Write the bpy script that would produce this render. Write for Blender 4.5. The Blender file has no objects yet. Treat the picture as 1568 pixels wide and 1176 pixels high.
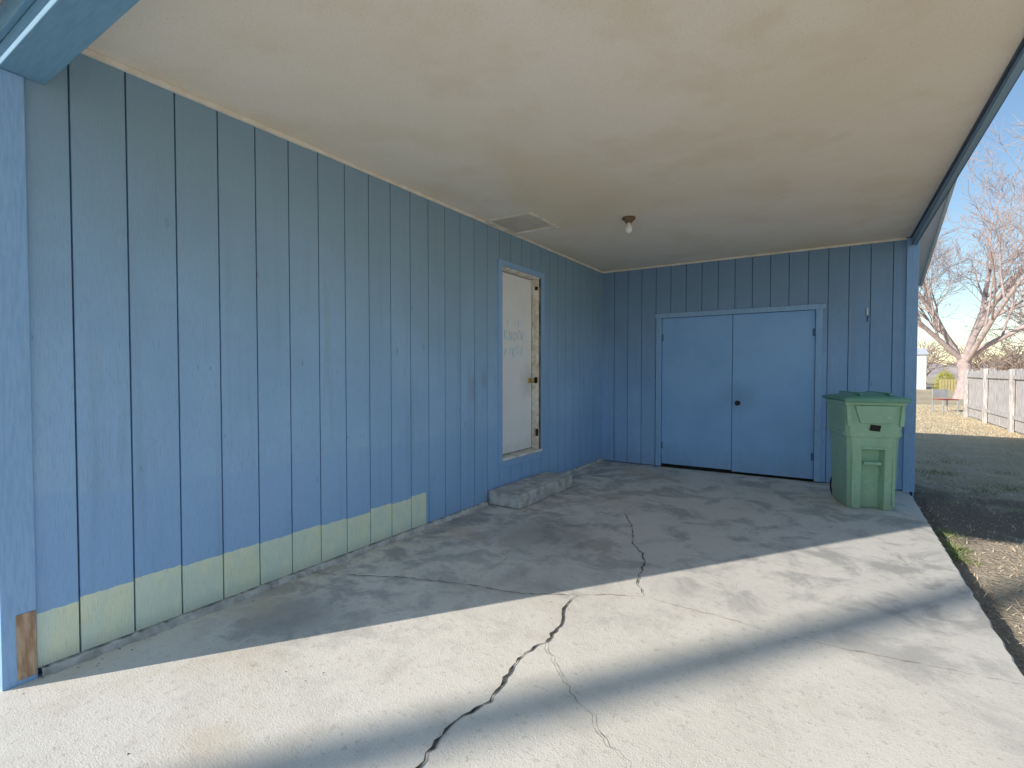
import bpy, bmesh, math, random
from mathutils import Vector, Matrix
random.seed(7)
S = bpy.context.scene
COL = S.collection

# ---------------------------------------------------------------- helpers
def empty(name, loc=(0,0,0), rz=0):
    e = bpy.data.objects.new(name, None); COL.objects.link(e)
    e.location = loc; e.rotation_euler = (0,0,rz); e.empty_display_size=.2
    return e

def obj_from(name, verts, faces, mat, parent=None, smooth=False):
    me = bpy.data.meshes.new(name); me.from_pydata(verts, [], faces); me.update()
    o = bpy.data.objects.new(name, me); COL.objects.link(o)
    if mat: me.materials.append(mat)
    if parent: o.parent = parent
    if smooth:
        for p in me.polygons: p.use_smooth = True
    return o

BF = [(0,3,2,1),(4,5,6,7),(0,1,5,4),(1,2,6,5),(2,3,7,6),(3,0,4,7)]
def boxes(name, lst, mat, parent=None, bevel=0):
    vs=[]; fs=[]
    for (x0,y0,z0,x1,y1,z1) in lst:
        b=len(vs)
        vs += [(x0,y0,z0),(x1,y0,z0),(x1,y1,z0),(x0,y1,z0),(x0,y0,z1),(x1,y0,z1),(x1,y1,z1),(x0,y1,z1)]
        fs += [tuple(b+i for i in f) for f in BF]
    o = obj_from(name, vs, fs, mat, parent)
    if bevel:
        m=o.modifiers.new('bev','BEVEL'); m.width=bevel; m.segments=2; m.limit_method='ANGLE'
    return o

def cyl(name, p0, p1, r0, r1, mat, parent=None, n=20, smooth=True):
    p0=Vector(p0); p1=Vector(p1); d=(p1-p0).normalized()
    a = d.orthogonal().normalized(); b=d.cross(a)
    vs=[]; 
    for p,r in ((p0,r0),(p1,r1)):
        for i in range(n):
            t=2*math.pi*i/n; vs.append(p+(a*math.cos(t)+b*math.sin(t))*r)
    fs=[(i,(i+1)%n,n+(i+1)%n,n+i) for i in range(n)]
    fs+=[tuple(range(n-1,-1,-1)), tuple(range(n,2*n))]
    o=obj_from(name,[tuple(v) for v in vs],fs,mat,parent)
    if smooth:
        for p in o.data.polygons[:n]: p.use_smooth=True
    return o

def lathe(name, prof, mat, parent, loc, n=24, axis='Z'):
    vs=[];fs=[]
    for r,z in prof:
        for i in range(n):
            t=2*math.pi*i/n
            c=(r*math.cos(t), r*math.sin(t), z)
            if axis=='Y': c=(c[0],c[2],c[1])
            if axis=='X': c=(c[2],c[0],c[1])
            vs.append((c[0]+loc[0],c[1]+loc[1],c[2]+loc[2]))
    for k in range(len(prof)-1):
        for i in range(n):
            fs.append((k*n+i,k*n+(i+1)%n,(k+1)*n+(i+1)%n,(k+1)*n+i))
    return obj_from(name,vs,fs,mat,parent,True)

class M:
    def __init__(s,name,rough=.8,spec=.3):
        s.m=bpy.data.materials.new(name); s.m.use_nodes=True
        s.n=s.m.node_tree.nodes; s.l=s.m.node_tree.links
        s.b=s.n['Principled BSDF']; s.b.inputs['Roughness'].default_value=rough
        s.b.inputs['Specular IOR Level'].default_value=spec
        s.tc=s.n.new('ShaderNodeTexCoord'); s.co=s.tc.outputs['Object']
    def map(s,sc):
        m=s.n.new('ShaderNodeMapping'); m.inputs['Scale'].default_value=sc
        s.l.new(s.co,m.inputs['Vector']); return m.outputs[0]
    def noise(s,scale,detail=4,rough=.55,sc=None,dist=0):
        t=s.n.new('ShaderNodeTexNoise'); t.inputs['Scale'].default_value=scale
        t.inputs['Detail'].default_value=min(detail,4); t.inputs['Roughness'].default_value=rough
        t.inputs['Distortion'].default_value=dist
        s.l.new(s.map(sc) if sc else s.co,t.inputs['Vector']); return t.outputs['Fac']
    def ramp(s,f,a,b,va=0,vb=1):
        r=s.n.new('ShaderNodeMapRange'); r.interpolation_type='SMOOTHSTEP'
        s.l.new(f,r.inputs[0])
        for i,v in zip((1,2,3,4),(a,b,va,vb)): r.inputs[i].default_value=v
        return r.outputs[0]
    def math(s,op,a,b=0,c=0):
        m=s.n.new('ShaderNodeMath'); m.operation=op
        for i,v in enumerate((a,b,c)):
            if isinstance(v,(int,float)): m.inputs[i].default_value=v
            else: s.l.new(v,m.inputs[i])
        return m.outputs[0]
    def mix(s,f,a,b,mode='MIX'):
        m=s.n.new('ShaderNodeMix'); m.data_type='RGBA'; m.blend_type=mode
        if isinstance(f,(int,float)): m.inputs[0].default_value=f
        else: s.l.new(f,m.inputs[0])
        for i,v in ((6,a),(7,b)):
            if isinstance(v,tuple): m.inputs[i].default_value=(*v,1)
            else: s.l.new(v,m.inputs[i])
        return m.outputs[2]
    def xyz(s):
        x=s.n.new('ShaderNodeSeparateXYZ'); s.l.new(s.co,x.inputs[0]); return x.outputs
    def blob(s,o,cx,cy,r0,r1,k=0,w=1):
        dx=s.math('SUBTRACT',o[0],cx); dy=s.math('SUBTRACT',o[1],cy)
        d=s.math('SQRT',s.math('ADD',s.math('MULTIPLY',dx,dx),s.math('MULTIPLY',dy,dy)))
        if k: d=s.math('ADD',d,s.math('MULTIPLY',s.math('SUBTRACT',k,.5),w))
        return s.ramp(d,r0,r1,1,0),d
    def color(s,c):
        if isinstance(c,tuple): s.b.inputs['Base Color'].default_value=(*c,1)
        else: s.l.new(c,s.b.inputs['Base Color'])
        return s
    def bump(s,h,dist=.01,st=.5):
        b=s.n.new('ShaderNodeBump'); b.inputs['Strength'].default_value=st; b.inputs['Distance'].default_value=dist
        s.l.new(h,b.inputs['Height']); s.l.new(b.outputs[0],s.b.inputs['Normal']); return s

def simple(name,c1,c2,scale=6,rough=.7,bump=.003,sc=None,spec=.3):
    m=M(name,rough,spec); f=m.noise(scale,3,.6,sc)
    m.color(m.mix(m.ramp(f,.35,.68),c1,c2))
    if bump>=.003: m.bump(m.noise(scale*8,2,.6,sc),bump,.5)
    return m.m

# ---------------------------------------------------------------- materials
G0=.839; GS=.2115
def siding(name, axis, strip=False, BLUE=(.37,.575,.86), BLUE2=(.325,.53,.82), UP_BOUNCE=(.26,.385,.48)):
    m=M(name,.62,.25); o=m.xyz(); u=o[1] if axis=='Y' else o[0]
    big=m.noise(1.3,3,.6); mid=m.noise(9,3,.6,(1,1,.35))
    grain=m.noise(5,3,.65,(45,45,3))
    c=m.mix(m.ramp(big,.3,.7),BLUE,BLUE2)
    c=m.mix(m.ramp(mid,.50,.8,0,.5),c,(.44,.60,.79))
    c=m.mix(m.ramp(grain,.50,.74,0,.5),c,(.17,.29,.46))
    idx=m.math('FLOOR',m.math('DIVIDE',m.math('SUBTRACT',u,G0-5*GS if axis=='Y' else .186),GS if axis=='Y' else .2))
    wn=m.n.new('ShaderNodeTexWhiteNoise'); wn.noise_dimensions='1D'; m.l.new(idx,wn.inputs['W'])
    c=m.mix(m.ramp(wn.outputs[0],0,1,0,.2),c,(.24,.41,.66))
    kn=m.noise(2.6,2,.6,(9,9,2.2)); c=m.mix(m.ramp(kn,.70,.75,0,.55),c,(.13,.19,.27))
    rn=m.noise(1.2,3,.6,(9,9,.5)); c=m.mix(m.ramp(rn,.52,.72,0,.3),c,(.22,.32,.45))
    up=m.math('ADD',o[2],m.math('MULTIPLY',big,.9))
    c=m.mix(m.ramp(up,1.3,3.0,0,.8),c,UP_BOUNCE)  # warm ceiling bounce painted into the upper wall colour
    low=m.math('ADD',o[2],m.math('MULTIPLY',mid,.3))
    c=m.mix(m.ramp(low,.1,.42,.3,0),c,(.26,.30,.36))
    if strip:
        sm=m.math('MULTIPLY',m.ramp(m.math('ABSOLUTE',m.math('SUBTRACT',o[1],3.95)),.1,.4,1,0),m.ramp(m.math('ABSOLUTE',m.math('SUBTRACT',o[2],1.15)),.05,.3,1,0))
        c=m.mix(m.math('MULTIPLY',sm,m.ramp(mid,.42,.65,0,.4)),c,(.16,.21,.29))
        tb=m.math('ADD',o[2],m.math('MULTIPLY',wn.outputs[0],.05))
        c=m.mix(m.ramp(tb,.76,.775,.3,0),c,(.26,.46,.80))
        h=m.math('ADD',.262,m.math('MULTIPLY',wn.outputs[0],.03))
        h=m.math('ADD',h,m.math('MULTIPLY',m.noise(30,2),.014))
        k=m.math('MULTIPLY',m.math('LESS_THAN',o[2],h),m.math('LESS_THAN',o[1],3.13))
        cr=m.mix(m.ramp(mid,.38,.62),(.84,.89,.68),(.74,.85,.73))
        cr=m.mix(m.ramp(grain,.50,.72,0,.45),cr,(.50,.54,.43))
        cr=m.mix(m.ramp(o[2],.03,.12,.35,0),cr,(.42,.41,.36))
        c=m.mix(k,c,cr)
    m.color(c); m.bump(grain,.005,.7)
    return m.m
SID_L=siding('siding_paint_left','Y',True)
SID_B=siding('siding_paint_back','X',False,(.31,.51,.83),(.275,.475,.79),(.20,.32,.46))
GROOVE=simple('groove_paint',(.07,.14,.24),(.10,.19,.32),12)
TRIM=simple('blue_trim_paint',(.33,.53,.81),(.27,.46,.73),5,.6,.003,(20,20,2))
BEAM=simple('beam_paint',(.19,.37,.53),(.16,.33,.48),4,.6,.003,(2,20,20))
m=M('blue_door_paint',.5,.3); a=m.noise(2.2,3,.6); b=m.noise(12,3,.7,(1,1,.4)); o=m.xyz()
c=m.mix(m.ramp(a,.35,.68),(.29,.52,.88),(.25,.475,.82)); c=m.mix(m.ramp(b,.58,.75,0,.3),c,(.38,.55,.76))
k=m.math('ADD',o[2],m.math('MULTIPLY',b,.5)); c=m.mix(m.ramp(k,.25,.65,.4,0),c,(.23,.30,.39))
hs,_=m.blob((o[0],o[2]),1.82,.98,.03,.30,b,.3); c=m.mix(m.math('MULTIPLY',hs,.25),c,(.16,.24,.36))
m.color(c); DOORB=m.m
DARKB=simple('dark_drip_edge',(.05,.08,.11),(.09,.11,.15),9,.6)
m=M('white_door_paint',.5,.3); a=m.noise(2.5,3,.6); b=m.noise(14,3,.7,(1,1,.5)); o=m.xyz()
c=m.mix(m.ramp(a,.35,.68),(.94,.94,.96),(.90,.90,.91)); c=m.mix(m.ramp(b,.62,.78,0,.35),c,(.66,.64,.60))
hs,_=m.blob((o[1],o[2]),4.98,1.2,.03,.25,b,.3); c=m.mix(m.math('MULTIPLY',hs,.35),c,(.45,.42,.37))
k=m.math('ADD',o[2],m.math('MULTIPLY',b,.3)); c=m.mix(m.ramp(k,.5,.75,.35,0),c,(.5,.47,.42)); m.color(c); WHITE=m.m
BULB=simple('white_glass',(.9,.9,.88),(.86,.86,.84),5,.3,.001)
CREAM=simple('cream_jamb_paint',(.90,.88,.82),(.64,.57,.47),11,.6)
MOULD=simple('cream_moulding_paint',(.90,.86,.77),(.78,.72,.61),7,.6)
BRASS=M('brass',.3); BRASS.color((.55,.38,.13)); BRASS.b.inputs['Metallic'].default_value=.9; BRASS=BRASS.m
BRONZE=M('dark_bronze',.35); BRONZE.color((.05,.04,.04)); BRONZE.b.inputs['Metallic'].default_value=.7; BRONZE=BRONZE.m
BLACK=simple('black_rubber',(.015,.015,.015),(.03,.03,.03),20,.8)
INK=M('faded_marker',.6); INK.color((.33,.62,.78)); INK=INK.m
RUST=simple('bare_wood',(.36,.22,.14),(.56,.42,.30),8,.9,.004,(6,6,1))
WHITETRIM=simple('white_eave_paint',(.84,.84,.84),(.74,.75,.76),3,.6)
SHINGLE=simple('roof_shingles',(.10,.09,.085),(.17,.16,.15),14,.9,.01)
HATCH=simple('hatch_paint',(.72,.65,.53),(.62,.55,.43),5,.7)

m=M('ceiling_paint',.75,.2)
a=m.noise(.75,4,.6); b=m.noise(2.1,3,.6); c=m.noise(120,1,.5)
col=m.mix(m.ramp(a,.32,.68),(.93,.845,.73),(.89,.79,.64))
col=m.mix(m.ramp(b,.46,.70,0,.55),col,(.82,.70,.53))
col=m.mix(m.ramp(m.noise(.5,2,.5,(1.5,.6,1)),.48,.66,0,.6),col,(.82,.68,.45))
col=m.mix(m.ramp(c,.60,.72,0,.4),col,(.55,.47,.37))
m.color(col); m.bump(c,.0015,.35); CEIL=m.m

m=M('concrete_slab',.85,.2); o=m.xyz()
a=m.noise(.9,4,.62); b=m.noise(4.5,4,.68,None,.3); f=m.noise(140,2,.6); g=m.noise(26,3,.7)
col=m.mix(m.ramp(a,.34,.66),(.94,.87,.755),(.88,.81,.69))
col=m.mix(m.ramp(b,.48,.72,0,.5),col,(.74,.67,.57))
col=m.mix(m.ramp(f,.54,.70,0,.4),col,(.58,.52,.44))
col=m.mix(m.ramp(g,.57,.68,0,.5),col,(.60,.53,.44))
tr=m.noise(1.1,4,.7,(1.6,.7,1),1.2); col=m.mix(m.ramp(tr,.55,.68,0,.3),col,(.64,.58,.50))
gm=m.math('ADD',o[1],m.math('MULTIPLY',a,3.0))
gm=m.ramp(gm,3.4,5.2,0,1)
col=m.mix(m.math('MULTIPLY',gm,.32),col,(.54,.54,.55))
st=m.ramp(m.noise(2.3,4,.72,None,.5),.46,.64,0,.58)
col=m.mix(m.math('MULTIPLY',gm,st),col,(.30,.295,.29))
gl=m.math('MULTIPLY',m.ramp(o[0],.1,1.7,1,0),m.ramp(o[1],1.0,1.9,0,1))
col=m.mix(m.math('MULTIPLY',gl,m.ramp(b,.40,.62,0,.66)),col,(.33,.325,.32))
sp1,_=m.blob(o,.45,1.55,.06,.32,b,1.3); col=m.mix(m.math('MULTIPLY',sp1,.5),col,(.24,.23,.22))
sp2,_=m.blob(o,.95,3.5,.1,.5,b,1.6); col=m.mix(m.math('MULTIPLY',sp2,.45),col,(.24,.235,.23))
_,dd=m.blob(o,.49,2.93,.1,.2,b,.06); ring=m.ramp(m.math('ABSOLUTE',m.math('SUBTRACT',dd,.16)),.008,.03,.45,0); col=m.mix(ring,col,(.80,.80,.78))
col=m.mix(m.math('MULTIPLY',m.ramp(o[0],.6,2.0,1,0),m.ramp(a,.50,.64,0,.45)),col,(.72,.57,.39))
m.color(col); m.bump(m.math('ADD',g,f),.003,.6); CONC=m.m
CONC2=simple('rough_concrete',(.66,.64,.61),(.40,.39,.37),9,.9,.012)
CRACK=simple('crack_dark',(.045,.04,.035),(.16,.14,.115),30,1,.004)
CRACKF=simple('crack_fine',(.38,.33,.28),(.58,.52,.45),30,1,.004)

m=M('ground_lawn',.95,.1); o=m.xyz()
a=m.noise(.35,4,.65); b=m.noise(2.5,4,.7); f=m.noise(30,3,.7)
col=m.mix(m.ramp(a,.4,.62),(.86,.70,.46),(.72,.58,.38))
col=m.mix(m.ramp(b,.45,.7,0,.8),col,(.86,.73,.54))
col=m.mix(m.ramp(f,.5,.7,0,.6),col,(.42,.33,.21))
dx=m.ramp(m.math('ADD',o[0],m.math('MULTIPLY',b,2.2)),5.3,7.4,1,0)
dy=m.ramp(m.math('ADD',o[1],m.math('MULTIPLY',b,3)),8.2,10.2,1,0)
mud=m.math('MULTIPLY',dx,dy)
dark_y=m.ramp(m.math('ADD',o[1],m.math('MULTIPLY',b,2)),6.3,6.8,0,1)  # dirt turns darker beyond a noisy edge along Y
dirt=m.mix(m.ramp(f,.4,.7),(.68,.56,.42),(.44,.35,.25))
dirt=m.mix(m.math('MULTIPLY',dark_y,.75),dirt,(.17,.14,.12))
col=m.mix(m.math('MULTIPLY',mud,.93),col,dirt)
em=m.ramp(m.math('ADD',o[0],m.math('MULTIPLY',b,.25)),3.78,3.86,.6,0)
col=m.mix(em,col,(.17,.13,.10))
m.color(col); m.bump(m.math('ADD',b,f),.05,.9); LAWN=m.m

GRASS=simple('dry_grass',(.90,.75,.50),(.72,.58,.38),1.3,.8,.001)
GREENG=simple('weed_leaves',(.22,.28,.11),(.44,.43,.22),1.3,.8,.001)
BARK=simple('tree_bark',(.58,.46,.43),(.44,.35,.33),5,.9,.001)
BRUSH=simple('brush_twigs',(.54,.42,.34),(.40,.31,.25),3,.9,.001)
FWOOD=simple('weathered_fence_wood',(.68,.63,.60),(.40,.37,.35),4,.9,.004,(8,8,1))
BINB=M('bin_green_plastic',.45,.4); bb=BINB.noise(3,3); bc=BINB.noise(25,3,.7)
c=BINB.mix(BINB.ramp(bb,.35,.65),(.31,.52,.36),(.36,.57,.41)); c=BINB.mix(BINB.ramp(bc,.53,.72,0,.6),c,(.57,.64,.52))
bd=BINB.noise(6,4,.75,(1,1,.4)); c=BINB.mix(BINB.ramp(bd,.56,.70,0,.35),c,(.28,.35,.26))
bz=BINB.xyz(); c=BINB.mix(BINB.ramp(bz[2],0,.25,.45,0),c,(.28,.31,.22)); BINB.color(c); BINB.bump(bc,.001,.3); BINB=BINB.m
BINL=simple('bin_lid_plastic',(.14,.34,.25),(.19,.40,.31),4,.4,.001,None,.4)

# ---------------------------------------------------------------- ground
v=[(3,8,-.09)];fc=[]
rings=[6,12,25,60,150,400,1200]; n=48
for r in rings:
    for i in range(n):
        t=2*math.pi*i/n; v.append((3+r*math.cos(t),8+r*math.sin(t),-.09))
for i in range(n): fc.append((0,1+i,1+(i+1)%n))
for k in range(len(rings)-1):
    for i in range(n):
        A=1+k*n;B_=A+n; fc.append((A+i,B_+i,B_+(i+1)%n,A+(i+1)%n))
obj_from('ground',v,fc,LAWN)
rr=random.Random(15); V=[];Fc=[]; ys=[-10]+[-1+i*.05 for i in range(159)]
for i,y in enumerate(ys):
    e=3.56+rr.uniform(-.006,.005)-(rr.random()<.06)*.012
    V+=[(-.9,y,0),(e-.008,y,0),(e,y,-.008),(e+.006,y,-.2),(-.9,y,-.2)]
    if i:
        k=5*i
        for j in range(4): Fc.append((k-5+j,k+j,k+j+1,k-4+j)[::-1])
Fc.append((4,3,2,1,0)); 
obj_from('driveway',V,[tuple(reversed(f)) for f in Fc],CONC)

def ribbon(name,pts,w,mat,jit,z=.004,parent=None,seed=1):
    rr=random.Random(seed); P=[]
    for i in range(len(pts)-1):
        a=Vector(pts[i]);b=Vector(pts[i+1]); L=(b-a).length; nseg=max(2,int(L/.028))
        nrm=Vector((-(b-a).y,(b-a).x)).normalized()
        for k in range(nseg):
            t=k/nseg; P.append(a.lerp(b,t)+nrm*rr.uniform(-jit,jit)*(1 if k else .3))
    P.append(Vector(pts[-1]))
    vs=[];fs=[]
    for i,p in enumerate(P):
        d=(P[min(i+1,len(P)-1)]-P[max(i-1,0)]).normalized(); nn=Vector((-d.y,d.x))
        e=min(1,min(i,len(P)-1-i)/6+.15)
        ww=w*rr.uniform(.2,1.3)*e
        vs+=[(p.x+nn.x*ww,p.y+nn.y*ww,z),(p.x-nn.x*ww,p.y-nn.y*ww,z)]
        if i: k=2*i; fs.append((k-2,k-1,k+1,k))
    return obj_from(name,vs,fs,mat,parent)
ck=empty('concrete_cracks')
ribbon('main_crack',[(1.74,.95),(1.717,1.20),(1.679,1.414),(1.725,1.597),(1.70,1.73),(1.668,1.938),(1.70,2.12),(1.683,2.302),(1.62,2.45),(1.611,2.644)],.0062,CRACK,.010,parent=ck,seed=3)
ribbon('rear_crack',[(1.943,2.826),(1.87,2.95),(1.813,3.131),(1.80,3.3),(1.728,3.488),(1.60,3.65),(1.528,3.862),(1.40,4.15),(1.233,4.445)],.0042,CRACK,.012,z=.005,parent=ck,seed=4)
ribbon('rear_crack_fine',[(1.233,4.445),(1.21,4.9),(1.30,5.4)],.003,CRACKF,.014,z=.005,parent=ck,seed=14)
ribbon('joint_crack',[(.02,2.01),(.126,2.052),(.586,2.285),(1.005,2.415),(1.333,2.487),(1.611,2.644)],.0034,CRACK,.008,z=.006,parent=ck,seed=5)
ribbon('joint_crack_mid',[(1.611,2.644),(1.75,2.74),(1.943,2.826)],.0035,CRACKF,.008,z=.0065,parent=ck,seed=6)
ribbon('joint_crack_right',[(1.943,2.826),(2.352,2.812),(2.661,2.775),(3.10,2.82),(3.55,2.876)],.0022,CRACKF,.008,z=.007,parent=ck,seed=7)
ribbon('fine_crack',[(1.70,2.15),(1.717,2.066),(1.80,1.97),(1.897,1.882),(2.0,1.80),(2.074,1.752),(2.18,1.64),(2.289,1.585),(2.4,1.3)],.0020,CRACKF,.012,z=.0075,parent=ck,seed=8)
ribbon('fine_crack_left',[(1.0,2.41),(.95,2.9),(.75,3.3),(.62,3.9)],.0020,CRACKF,.012,z=.008,parent=ck,seed=9)

# ---------------------------------------------------------------- house
H=empty('blue_house')
CZ=2.75
def planks(name, axis, a0,a1, z0,z1, grooves, face, back, openings, mat):
    gw=.0040
    edges=[a0]+sorted(g for g in grooves if a0<g<a1)+[a1]; L=[]
    for i in range(len(edges)-1):
        s=edges[i]+(gw if i else 0); e=edges[i+1]-(gw if i<len(edges)-2 else 0)
        cuts=[s]+sorted(x for op in openings for x in (op[0],op[1]) if s<x<e)+[e]
        for j in range(len(cuts)-1):
            p,q=cuts[j],cuts[j+1]; mid=(p+q)/2; segs=[(z0,z1)]
            for op in openings:
                if op[0]<mid<op[1]:
                    segs=[(z0,op[2]),(op[3],z1)]
            for (lo,hi) in segs:
                if hi-lo<.01: continue
                if axis=='Y': L.append((min(face,back),p,lo,max(face,back),q,hi))
                else: L.append((p,min(face,back),lo,q,max(face,back),hi))
    return boxes(name,L,mat,H)
gy=[G0+GS*k for k in range(0,29)]
DY0,DY1,DZ0,DZ1=4.25,5.07,.40,2.38
planks('left_wall_siding','Y',.694,6.90,.035,CZ-.002,gy,0,-.012,[(DY0,DY1,DZ0,DZ1)],SID_L)
boxes('left_wall_core',[(-.14,.62,.0,-.013,DY0,CZ),(-.14,DY1,.0,-.013,6.9,CZ),(-.14,DY0,DZ1,-.013,DY1,CZ),(-.14,DY0,0,-.013,DY1,DZ0)],GROOVE,H)
gx=[3.386-.2*k for k in range(0,17)]
BX0,BX1,BZ=.867,2.667,2.03
planks('back_wall_siding','X',.0,3.50,.012,CZ-.002,gx,6.90,6.912,[(BX0,BX1,-.1,BZ)],SID_B)
boxes('back_wall_core',[(0,6.913,0,BX0,7.03,CZ),(BX1,6.913,0,3.56,7.03,CZ),(BX0,6.913,BZ,BX1,7.03,CZ),(BX0,7.0,0,BX1,7.03,BZ)],GROOVE,H)
gf=[-8+.2*k for k in range(1,40)]
planks('front_wall_siding','X',-8,-.10,-.05,2.70,gf,.60,.612,[],SID_B)
boxes('house_core_walls',[(-8,.613,-.05,-.145,.72,2.71),(-8,.72,-.05,-7.9,9,2.6),(-7.9,8.9,-.09,3.58,9.0,2.6),(3.48,7.04,-.09,3.584,8.9,CZ)],GROOVE,H)
boxes('corner_boards',[(-.012,.58,0.0,.018,.69,2.52),(-.10,.58,0,-.014,.611,2.66),(3.50,6.878,0.0,3.602,6.911,CZ-.012)],TRIM,H,.003)
boxes('bare_wood_patch',[(-.0,.625,.02,.021,.688,.295)],RUST,H,.002)
planks('side_wall_siding','Y',6.914,9.0,-.09,2.60,[6.9+.2*k for k in range(1,11)],3.586,3.598,[],SID_L)
def under(y): return 2.55+.334*(y-.1 if y<4.65 else 9.2-y)
E0=.45
gv=[]
for X in (3.537,3.577):
    gv+=[(X,.6,CZ),(X,9.0,CZ-.12),(X,9.0,under(9.0)),(X,4.65,under(4.65)),(X,.6,CZ+.001)]
obj_from('gable_siding',gv,[(0,1,2,3,4),(9,8,7,6,5),(0,5,6,1),(1,6,7,2),(2,7,8,3),(3,8,9,4),(4,9,5,0)],SID_L,H)
e=.16
XR=3.90
cs=[(E0,under(E0)),(4.65,under(4.65)),(9.2,2.55),(9.2,2.55+e),(4.65,under(4.65)+e),(E0,under(E0)+e)]
rv=[(-8.4,)+c for c in cs]+[(XR-.03,)+c for c in cs]
obj_from('roof',rv,[(0,1,4,5),(1,2,3,4),(11,10,7,6),(10,9,8,7),(4,3,9,10),(5,4,10,11),(0,5,11,6),(2,8,9,3)],SHINGLE,H)
sf=[(-8.4,E0,under(E0)-.004),(-8.4,4.65,under(4.65)-.004),(-8.4,9.2,2.546)]
sf+= [(XR-.03,)+c[1:] for c in sf]
obj_from('soffit',sf,[(0,1,4,3),(1,2,5,4)],WHITETRIM,H)
rk=[]
for X in (XR-.029,XR): rk+=[(X,E0-.02,under(E0)-.03),(X,4.65,under(4.65)-.03),(X,9.22,2.52),(X,9.22,2.72),(X,4.65,under(4.65)+e+.02),(X,E0-.02,under(E0)+e+.02)]
obj_from('rake_board',rk,[(1,0,5,4),(2,1,4,3),(6,7,10,11),(7,8,9,10),(0,1,7,6),(1,2,8,7),(3,4,10,9),(4,5,11,10),(0,6,11,5),(2,3,9,8)],WHITETRIM,H)
boxes('fascia',[(-8.4,E0-.03,under(E0)-.02,XR-.032,E0-.002,under(E0)+e),(-8.4,9.202,2.53,XR-.032,9.23,2.72)],BEAM,H)
boxes('carport_ceiling',[(0.0,.762,CZ,3.53,6.912,CZ+.012)],CEIL,H)
boxes('ceiling_moulding',[(.001,.765,CZ-.028,.022,2.02,CZ-.001),(.001,2.024,CZ-.024,.018,6.876,CZ-.001),(.019,6.876,CZ-.024,3.498,6.898,CZ-.001)],MOULD,H,.002)
boxes('front_beam',[(-.10,.612,2.522,3.577,.76,2.749)],BEAM,H,.004)
boxes('front_beam_trim',[(-.10,.59,2.60,3.577,.611,2.69)],BEAM,H,.003)
boxes('side_header',[(3.545,.762,2.742,3.578,6.876,CZ-.001)],TRIM,H,.002)
boxes('drip_edge',[(3.524,.765,2.732,3.544,6.876,CZ-.001)],DARKB,H)
boxes('front_post',[(3.46,.62,0,3.56,.75,2.521)],TRIM,H,.004)
boxes('attic_hatch',[(.055,3.985,CZ-.006,.495,4.435,CZ-.001)],HATCH,H)
boxes('attic_hatch_trim',[(.028,4.44,CZ-.022,.53,4.52,CZ-.001),(.500,3.96,CZ-.016,.53,4.438,CZ-.001),(.028,3.935,CZ-.014,.498,3.98,CZ-.001),(.028,3.982,CZ-.015,.052,4.438,CZ-.001)],MOULD,H,.003)
def footing(name,y0,y1,N,w0,rr):
    fv=[];ff=[]
    for i in range(N+1):
        y=y0+(y1-y0)*i/N
        w=w0+rr.uniform(-.010,.014); h=.034+rr.uniform(-.008,.004)
        fv+=[(-.012,y,h),(w*.6,y,h),(w,y,.001)]
        if i: k=3*i; ff+=[(k-3,k-2,k+1,k),(k-2,k-1,k+2,k+1)]
    obj_from(name,fv,ff,CONC2,H)
rr=random.Random(2)
footing('wall_footing',.70,3.98,150,.028,rr); footing('wall_footing_rear',5.15,6.9,80,.022,rr)

# ----- white door
boxes('side_door_casing',[(.001,DY0-.06,DZ0-.09,.020,DY0,DZ1+.055),(.001,DY1,DZ0-.09,.020,DY1+.062,DZ1+.055),(.001,DY0,DZ1,.019,DY1,DZ1+.055),(.001,DY0,DZ0-.085,.018,DY1,DZ0-.012)],TRIM,H,.002)
boxes('side_door_jamb',[(-.135,DY1-.018,DZ0,-.014,DY1-.001,DZ1-.001),(-.135,DY0+.001,DZ0,-.0,DY0+.012,DZ1-.001),(-.135,DY0+.012,DZ1-.016,-.0,DY1-.018,DZ1-.001)],CREAM,H,.002)
boxes('side_door_jamb_edge',[(-.013,DY1-.018,DZ0,.0,DY1-.001,DZ1-.001)],simple('worn_dark_wood',(.10,.08,.06),(.30,.22,.15),7),H)
boxes('side_door_stop',[(-.098,DY1-.032,DZ0+.02,-.075,DY1-.0185,DZ1-.017)],CREAM,H,.002)
boxes('side_door_leaf',[(-.135,DY0+.016,DZ0+.022,-.10,DY1-.036,DZ1-.026)],WHITE,H,.002)
boxes('side_door_sill',[(-.135,DY0+.001,DZ0-.011,.026,DY1-.001,DZ0+.012)],CREAM,H,.003)
boxes('door_void',[(-.16,DY0-.05,DZ0-.05,-.141,DY1+.05,DZ1+.05)],BLACK,H)
lathe('side_door_knob',[(0,.062),(.018,.061),(.027,.05),(.027,.038),(.012,.028),(.011,.008),(.030,.006),(.030,0)],BRASS,H,(-.10,DY1-.085,1.20),20,'X')
boxes('side_door_hardware',[(-.07,DY1-.021,1.17,-.03,DY1-.0185,1.24),(-.06,DY1-.030,DZ1-.14,-.025,DY1-.0185,DZ1-.10),(-.05,DY1-.030,DZ0+.16,-.02,DY1-.0185,DZ0+.24)],BRONZE,H,.002)
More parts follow.
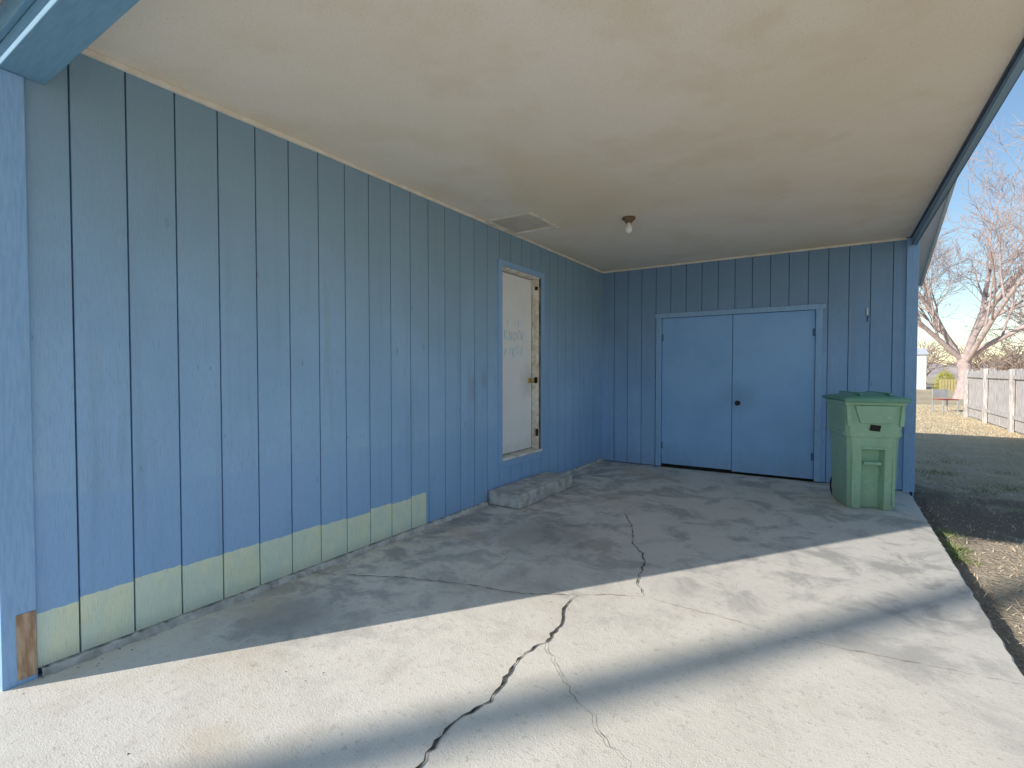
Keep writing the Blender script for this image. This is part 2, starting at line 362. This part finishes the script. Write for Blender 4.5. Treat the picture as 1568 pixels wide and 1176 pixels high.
LET={'K':[[(0,0),(0,1)],[(.6,1),(0,.45),(.6,0)]],'N':[[(0,0),(0,1),(.6,0),(.6,1)]],'O':[[(.3,0),(0,.3),(0,.7),(.3,1),(.6,.7),(.6,.3),(.3,0)]],
'C':[[(.6,.85),(.3,1),(0,.7),(0,.3),(.3,0),(.6,.15)]],'F':[[(0,0),(0,1),(.55,1)],[(0,.5),(.45,.5)]],'I':[[(.3,0),(.3,1)]],'R':[[(0,0),(0,1),(.5,.9),(.5,.6),(0,.5),(.6,0)]],
'S':[[(.6,.9),(.2,1),(0,.75),(.6,.3),(.3,0),(0,.1)]],'T':[[(.3,0),(.3,1)],[(0,1),(.6,1)]]}
cu=bpy.data.curves.new('door_writing','CURVE'); cu.dimensions='3D'; cu.bevel_depth=.0028; cu.bevel_resolution=1
rw=random.Random(6)
def word(w,y,z,s):
    for i,ch in enumerate(w):
        dz=rw.uniform(-.014,.014); sc=s*rw.uniform(.85,1.15); sl=rw.uniform(-.01,.02)
        for st in LET[ch]:
            sp=cu.splines.new('POLY'); sp.points.add(len(st)-1)
            for p,(a_,b_) in zip(sp.points,st):
                p.co=(-.0990,y+i*s*1.0+a_*sc*.9+b_*sl+rw.uniform(-.005,.005),z+dz+b_*sc*1.1+rw.uniform(-.005,.005)+i*.004,1)
word('KNOCK',4.46,1.64,.086); word('FIRST',4.46,1.47,.082)
for yy in (4.52,4.74):
    sp=cu.splines.new('POLY'); sp.points.add(1); sp.points[0].co=(-.0990,yy,1.80,1); sp.points[1].co=(-.0990,yy+.01,1.87,1)
w=bpy.data.objects.new('door_writing',cu); COL.objects.link(w); cu.materials.append(INK); w.parent=H

# ----- double doors
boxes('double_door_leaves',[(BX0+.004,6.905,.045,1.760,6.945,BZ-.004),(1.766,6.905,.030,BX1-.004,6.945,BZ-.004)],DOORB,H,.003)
boxes('double_door_casing',[(BX0-.072,6.878,.012,BX0-.001,6.899,BZ),(BX1+.001,6.878,.012,BX1+.072,6.899,BZ),(BX0-.085,6.876,BZ+.001,BX1+.10,6.899,BZ+.062)],TRIM,H,.003)
boxes('double_door_void',[(BX0,6.95,.0,BX1,6.99,BZ)],BLACK,H)
boxes('double_door_hinges',[(BX1-.03,6.898,z,BX1-.001,6.9045,z+.09) for z in (.25,1.72)]+[(BX0+.001,6.898,z,BX0+.02,6.9045,z+.09) for z in (.25,1.72)],GROOVE,H,.001)
lathe('double_door_knob',[(0,-.062),(.018,-.061),(.027,-.05),(.027,-.038),(.012,-.028),(.011,-.008),(.032,-.006),(.032,0)],BRONZE,H,(1.83,6.905,.905),20,'Y')
cyl('wall_hook',(3.16,6.885,1.93),(3.16,6.885,2.02),.008,.008,BULB,H)
cyl('wall_hook_wire',(3.16,6.885,1.86),(3.165,6.885,1.93),.004,.004,BRONZE,H,8)

# ----- concrete step
st=boxes('concrete_step',[(.004,4.0,.0,.385,5.14,.138)],CONC2,None,.02)
sm=st.modifiers.new('s','SUBSURF'); sm.subdivision_type='SIMPLE'; sm.levels=5; sm.render_levels=5
tx=bpy.data.textures.new('stepn','CLOUDS'); tx.noise_scale=.12
dm=st.modifiers.new('d','DISPLACE'); dm.texture=tx; dm.strength=.018; dm.mid_level=.5

LB=empty('ceiling_light')
lathe('porcelain_base',[(0,0),(.06,0),(.062,-.014),(.045,-.03),(.03,-.045),(.028,-.05),(0,-.05)],simple('socket_brown',(.16,.10,.06),(.22,.15,.1),9),LB,(1.211,4.60,CZ-.001))
lathe('bulb',[(.014,-.045),(.016,-.065),(.030,-.09),(.034,-.112),(.028,-.132),(.014,-.145),(0,-.148)],BULB,LB,(1.211,4.60,CZ-.001))

# ---------------------------------------------------------------- bin
B=empty('trash_bin',(3.10,6.01,0),math.radians(17))
prof=[(0,.185,.232),(.03,.197,.240),(.30,.203,.250),(.56,.210,.257),(.585,.211,.258),(.675,.213,.261),(.70,.228,.270),(.80,.232,.274),(.98,.238,.282),(1.0,.238,.282)]
fx=[-1,-.90,-.40,-.36,.36,.40,.90,1]
vs=[];fs=[]
for (z,hw,hd) in prof:
    nd=.085 if z<.57 else 0
    ch=.035; row=[]
    for k,t in enumerate(fx):
        if k in(0,7): row.append((t*hw,-hd+ch))
        elif k in(1,6): row.append((math.copysign(hw-ch,t),-hd))
        elif k in(2,5): row.append((t*.235,-hd))
        else: row.append((t*.2,-hd+nd))
    row+=[(hw,hd-ch),(hw-ch,hd),(-hw+ch,hd),(-hw,hd-ch)]
    vs+=[(x,y,z) for x,y in row]
n=12
for k in range(len(prof)-1):
    for i in range(n): fs.append((k*n+i,k*n+(i+1)%n,(k+1)*n+(i+1)%n,(k+1)*n+i))
fs+=[tuple(range(n-1,-1,-1)),tuple((len(prof)-1)*n+i for i in range(n))]
bo=obj_from('body',vs,fs,BINB,B); bm_=bo.modifiers.new('b','BEVEL'); bm_.width=.008; bm_.segments=2; bm_.angle_limit=math.radians(25)
boxes('lift_bar',[(-.074,-.244,.425,.074,-.205,.455)],BINB,B,.008)
boxes('pocket_lintel',[(-.10,-.270,.575,.10,-.250,.60)],BINB,B,.006)
boxes('rim',[(-.25,-.296,.985,.25,.292,1.028)],BINB,B,.012)
tv=[(-.125,-.270,.82),(.125,-.270,.82),(.175,-.279,.985),(-.175,-.279,.985),(-.12,-.300,.825),(.12,-.300,.825),(.168,-.308,.984),(-.168,-.308,.984)]
obj_from('collar_panel',tv,[(4,5,6,7),(0,1,5,4),(1,2,6,5),(2,3,7,6),(3,0,4,7)],BINB,B)
for sx in(-1,1):
    tv=[(sx*.190,-.27,.80),(sx*.226,-.262,.80),(sx*.236,-.262,.985),(sx*.205,-.27,.985)]
    tv+= [(x,y-.030,z) for x,y,z in tv]
    obj_from('collar_gusset',tv,[(4,5,6,7),(0,1,5,4),(1,2,6,5),(2,3,7,6),(3,0,4,7)],BINB,B)
    boxes('side_handle',[(sx*.226-.012,-.22,.70,sx*.226+.016,.2,.735)],BINB,B,.006)
    boxes('corner_rib',[(sx*.165-.012,-.262,.05,sx*.165+.012,-.236,.66)],BINB,B,.008)
obj_from('label',[(-.045,-.2775,.755),(.04,-.2775,.745),(.05,-.280,.80),(-.035,-.280,.81)],[(0,1,2,3)],BLACK,B)
lv=[];lf=[];NX,NY=14,14
for j in range(NY+1):
    for i in range(NX+1):
        x=-1+2*i/NX;y=-1+2*j/NY
        z=1.058+.045*(1-abs(x)**3)*(1-abs(y)**3)
        lv.append((x*.268,y*.318-.004,z))
for j in range(NY):
    for i in range(NX):
        a=j*(NX+1)+i; lf.append((a,a+1,a+NX+2,a+NX+1))
lo=obj_from('lid',lv,lf,BINL,B,True)
so=lo.modifiers.new('s','SOLIDIFY'); so.thickness=.03; so.offset=-1
boxes('lid_lip',[(-.262,-.328,1.018,.262,-.30,1.056)],BINL,B,.008)
boxes('lid_ribs',[(x-.01,-.29,1.085,x+.01,.26,1.106) for x in(-.12,.12)],BINL,B,.005)
cyl('rear_handle',(-.2,.34,1.02),(.2,.34,1.02),.016,.016,BINB,B)
boxes('handle_arms',[(-.2,.28,1.0,-.17,.345,1.03),(.17,.28,1.0,.2,.345,1.03)],BINB,B,.004)
for sx in(-1,1):
    cyl('wheel',(sx*.13,.25,.11),(sx*.172,.25,.11),.108,.108,BLACK,B,28)
    cyl('wheel_hub',(sx*.173,.25,.11),(sx*.177,.25,.11),.045,.04,BINB,B,18)
cyl('axle',(-.13,.25,.11),(.13,.25,.11),.012,.012,BRONZE,B)

# ---------------------------------------------------------------- fence
F=empty('wooden_fence')
L=[];y=6.0;rr=random.Random(5)
while y<20.6:
    h=1.36+rr.uniform(-.06,.035); wd=.135
    L.append((6.34+rr.uniform(0,.010),y,-.05,6.364,y+wd,h)); y+=wd+rr.uniform(.006,.028)
boxes('boards',L,FWOOD,F)
boxes('rails',[(6.29,6,z,6.338,20.6,z+.09) for z in(.22,1.13)],FWOOD,F,.004)
boxes('posts',[(6.24,y,-.1,6.336,y+.095,1.36+.03*(i%2)) for i,y in enumerate([6.2,8.6,11.0,13.4,15.8,18.2,20.5])],FWOOD,F,.006)

# ---------------------------------------------------------------- trees
class TM:
    def __init__(s): s.v=[];s.f=[]
    def tube(s,pts,sides):
        up=None; b0=len(s.v)
        for i,(p,r) in enumerate(pts):
            q=pts[min(i+1,len(pts)-1)][0]-pts[max(i-1,0)][0]; d=q.normalized() if q.length>0 else Vector((0,0,1))
            a=d.orthogonal().normalized() if up is None else (up-d*up.dot(d)).normalized()
            up=a; b=d.cross(a)
            for k in range(sides):
                t=2*math.pi*k/sides; s.v.append(tuple(p+(a*math.cos(t)+b*math.sin(t))*r))
            if i:
                A=b0+(i-1)*sides;B2=A+sides
                for k in range(sides): s.f.append((A+k,A+(k+1)%sides,B2+(k+1)%sides,B2+k))
    def make(s,name,mat): return obj_from(name,s.v,s.f,mat,None,True)
def grow(T,base,rr,trunk_h,trunk_r,levels,spread,L0,kids,minr,up=.25,lr=.5):
    def br(p,d,L,r,lev):
        n=5 if lev<levels else 3; pts=[(p.copy(),r)]; tip=r*.38
        for i in range(1,n+1):
            d=(d+Vector((rr.uniform(-1,1),rr.uniform(-1,1),rr.uniform(-1,1)))*.17+Vector((0,0,up*.12))).normalized()
            p=p+d*(L/n); pts.append((p.copy(),max(minr,r+(tip-r)*i/n)))
        T.tube(pts,8 if lev==1 else (5 if lev==2 else 3))
        if lev>=levels: return
        k=kids[lev]
        for j in range(k):
            t=min(.25+.75*(j+rr.random()*.8)/k,.999); i=int(t*n); c,ra=pts[i]; c2=pts[min(i+1,n)][0]; dd=(c2-c).normalized(); c=c.lerp(c2,t*n-i)
            ax=dd.orthogonal().normalized(); ax.rotate(Matrix.Rotation(rr.uniform(0,6.283),3,dd))
            nd=dd.copy(); nd.rotate(Matrix.Rotation(spread*rr.uniform(.6,1.25),3,ax))
            br(c,nd,L*rr.uniform(.5,.78)*(1-.25*t),max(minr,ra*rr.uniform(.42,.62)),lev+1)
    p=Vector(base); P=[]
    for i in range(5): P.append((Vector((p.x+rr.uniform(-.08,.08)*(i>0),p.y,p.z+trunk_h*i/4)),trunk_r*(1.4 if i==0 else 1-.05*i)))
    T.tube(P,12); top=P[-1][0]
    for j in range(kids[0]):
        a=2*math.pi*(j+rr.random()*.5)/kids[0]; tl=spread*rr.uniform(.45,1.25)
        d=Vector((math.sin(tl)*math.cos(a),math.sin(tl)*math.sin(a),math.cos(tl)))
        br(top-Vector((0,0,rr.uniform(0,.3)*trunk_h)),d,L0*rr.uniform(.8,1.2),trunk_r*rr.uniform(.38,.6)*lr*2,1)
T=TM(); grow(T,(8.5,34.3,-.1),random.Random(11),2.3,.34,5,.66,6.4,[7,6,6,5,5],.008,.30,.42); T.make('bare_tree',BARK)
T=TM(); grow(T,(15.5,44,-.1),random.Random(12),2.0,.26,4,.6,4.6,[6,6,6,5],.012,.3,.45); T.make('bare_tree',BARK)
T=TM(); rr=random.Random(21)
for i in range(30):
    grow(T,(3+i*2.4+rr.uniform(-1,1),60+rr.uniform(-4,14),-.1),rr,rr.uniform(.6,1.2),.12,3,.75,rr.uniform(2.1,3.4),[8,7,5],.024)
T.make('distant_bare_trees',BRUSH)
T=TM(); rr=random.Random(31)
for i in range(14):
    grow(T,(12.0+i*1.3+rr.uniform(-.6,.6),38+rr.uniform(-2,3)+i*.3,-.1),rr,.3,.06,3,.8,rr.uniform(1.5,2.4),[8,6,6],.014)
T.make('bare_shrub_row',BRUSH)
T=TM(); rr=random.Random(41)
tx0,ty0=1.93-.588*21,1.75-.809*21
T.tube([(Vector((tx0+.05*math.sin(i*1.7),ty0,-.1+2.3*i)),.17-.013*i) for i in range(7)],12)
for i in range(5):
    z=12.6+i*.22; a=rr.uniform(0,6.28)
    p=Vector((tx0,ty0,z)); d=Vector((math.cos(a),math.sin(a),2.2)).normalized(); P=[]
    for k in range(6):
        P.append((p.copy(),.045*(1-k/6.5))); p=p+d*.6; d=(d+Vector((rr.uniform(-.2,.2),rr.uniform(-.2,.2),.1))).normalized()
    T.tube(P,5)
T.make('bare_tree',BARK)

# ---------------------------------------------------------------- distant things
hv=[];hf=[];rr=random.Random(51);NN=240
for i in range(NN+1):
    a=math.radians(-20+220*i/NN); R=170
    hv+=[(R*math.cos(a),R*math.sin(a),-.2),(R*1.02*math.cos(a),R*1.02*math.sin(a),5.2+2.0*math.sin(i*.21)+rr.uniform(-.9,.9))]
    if i: k=2*i; hf.append((k-2,k,k+1,k-1))
obj_from('distant_treeline',hv,hf,simple('hazy_woods',(.38,.33,.32),(.28,.25,.25),.4,1,.001,(1,1,2)))
SH=empty('white_shed')
WS=simple('white_shed_paint',(.80,.81,.83),(.74,.75,.77),2)
boxes('shed_walls',[(3,51,-.1,9.0,55,2.65)],WS,SH)
obj_from('shed_roof',[(2.8,50.8,2.652),(9.15,50.8,2.652),(9.15,55.2,2.652),(2.8,55.2,2.652),(2.8,53,3.2),(9.15,53,3.2)],[(0,1,5,4),(2,3,4,5),(0,4,3),(1,2,5),(3,2,1,0)],WHITETRIM,SH)
boxes('shed_door',[(5.2,50.97,0,6.1,50.995,2.0)],DARKB,SH)
YF=empty('yellow_fence'); YM=simple('yellow_fence_paint',(.48,.40,.18),(.38,.33,.18),3)
boxes('pickets',[(9.4+.16*i,48,-.1,9.4+.16*i+.13,48.03,.75) for i in range(16)],YM,YF)
boxes('rail',[(9.4,48.035,.4,11.9,48.07,.48)],YM,YF)
vs=[];fs=[];rr=random.Random(9)
for i in range(2600):
    a=rr.uniform(0,6.28);r=rr.random()**.5;zz=rr.random()
    c=Vector((9.9+.8*r*math.cos(a)*(1-.4*zz),49.2+.8*r*math.sin(a),-.05+zz*1.6*(1-.3*r)))
    s=.05; b=len(vs)
    for k in range(3): vs.append(tuple(c+Vector((rr.uniform(-s,s),rr.uniform(-s,s),rr.uniform(-s,s)))))
    fs.append((b,b+1,b+2))
obj_from('yellow_flowering_bush',vs,fs,simple('yellow_blossom',(.60,.50,.05),(.30,.36,.06),5))
C=empty('garden_chair',(6.1,22.6,-.09),.5); mt=simple('chair_metal',(.5,.5,.5),(.4,.4,.4),4)
boxes('chair_frame',[(-.25,-.25,0,-.22,-.22,.42),(.22,-.25,0,.25,-.22,.42),(-.25,.22,0,-.22,.25,.8),(.22,.22,0,.25,.25,.8)],mt,C)
boxes('seat',[(-.25,-.25,.42,.25,.25,.45)],simple('red_seat',(.40,.08,.07),(.3,.06,.05),4),C); boxes('backrest',[(-.21,.22,.5,.21,.24,.78)],mt,C)

# ---------------------------------------------------------------- grass
def grass(name,mat,N,fn,hmin,hmax,seed):
    rr=random.Random(seed); vs=[];fs=[]
    for _ in range(N):
        p=fn(rr)
        if p is None: continue
        x,y=p; h=rr.uniform(hmin,hmax); a=rr.uniform(0,6.28); w=rr.uniform(.002,.004)+.0006*y*.3
        lx,ly=rr.uniform(-1,1)*h*1.5,rr.uniform(-1,1)*h*1.5
        b=len(vs); vs+=[(x-w*math.cos(a),y-w*math.sin(a),-.092),(x+w*math.cos(a),y+w*math.sin(a),-.092),(x+lx,y+ly,-.09+h)]
        fs.append((b,b+1,b+2))
    return obj_from(name,vs,fs,mat)
def lawn(rr):
    y=3+ (rr.random()**1.4)*24; x=3.62+rr.random()*(2.8+.12*y)
    if x<5.2 and 5.3<y<8.0 and rr.random()<.85: return None
    if x<4.4 and y<=5.3 and rr.random()<.8: return None
    return x,y
grass('lawn_grass',GRASS,60000,lawn,.012,.04,1)
cl=[(3.62+random.random()*.12,4.8+random.random()*.9,.04) for _ in range(10)]+[(3.7+random.random()*1.4,6.6+random.random()*4,.12) for _ in range(14)]
def weeds(rr):
    c=rr.choice(cl); return max(3.58,c[0]+rr.gauss(0,c[2])),c[1]+rr.gauss(0,c[2])
grass('green_weeds',GREENG,1500,weeds,.015,.05,2)

vs=[];fs=[];rr=random.Random(77)
for i in range(800):
    if i<560: x,y,z=3.575+abs(rr.gauss(0,.5)),rr.uniform(2,9),-.088; s=rr.uniform(.004,.016)
    elif i<680: x,y,z=rr.uniform(.03,.12),rr.uniform(.8,6.8),.001; s=rr.uniform(.002,.007)
    else: x,y,z=rr.uniform(.1,3.5),rr.uniform(.4,6.8),.001; s=rr.uniform(.0015,.005)
    b=len(vs)
    vs+=[(x-s,y,z),(x+s*.6,y-s*.8,z),(x+s*.8,y+s*.7,z),(x-s*.2,y+s,z),(x+rr.uniform(-.3,.3)*s,y,z+s*.7)]
    fs+=[(b,b+1,b+4),(b+1,b+2,b+4),(b+2,b+3,b+4),(b+3,b,b+4)]
obj_from('gravel',vs,fs,simple('pebbles',(.44,.37,.30),(.24,.19,.15),20))

# ---------------------------------------------------------------- light
EL=math.radians(23); az=(.588,.809)
d=Vector((az[0]*math.cos(EL),az[1]*math.cos(EL),-math.sin(EL)))
sd=bpy.data.lights.new('sun','SUN'); sd.energy=5; sd.angle=math.radians(.53); sd.color=(1,.945,.86)
so=bpy.data.objects.new('sun',sd); COL.objects.link(so); so.rotation_euler=d.to_track_quat('-Z','Y').to_euler(); so.location=(-10,-14,9)
W=bpy.data.worlds.new('World'); S.world=W; W.use_nodes=True
nt=W.node_tree; bg=nt.nodes['Background']; sk=nt.nodes.new('ShaderNodeTexSky'); sk.sky_type='NISHITA'
sk.sun_disc=False; sk.sun_elevation=EL; sk.sun_rotation=math.radians(216); sk.air_density=1.2; sk.dust_density=0.0; sk.ozone_density=3.0
nt.links.new(sk.outputs[0],bg.inputs[0]); bg.inputs[1].default_value=.15

# ---------------------------------------------------------------- camera
cd=bpy.data.cameras.new('camera'); cd.sensor_width=36; cd.lens=36*770/1568; cd.clip_end=3000; cd.clip_start=.02
co=bpy.data.objects.new('camera',cd); COL.objects.link(co); co.location=(2.851,0,1.303)
co.rotation_euler=(math.radians(90-1.41),0,math.radians(32.6))
S.camera=co
S.view_settings.view_transform='Standard'; S.view_settings.look='None'; S.view_settings.exposure=0
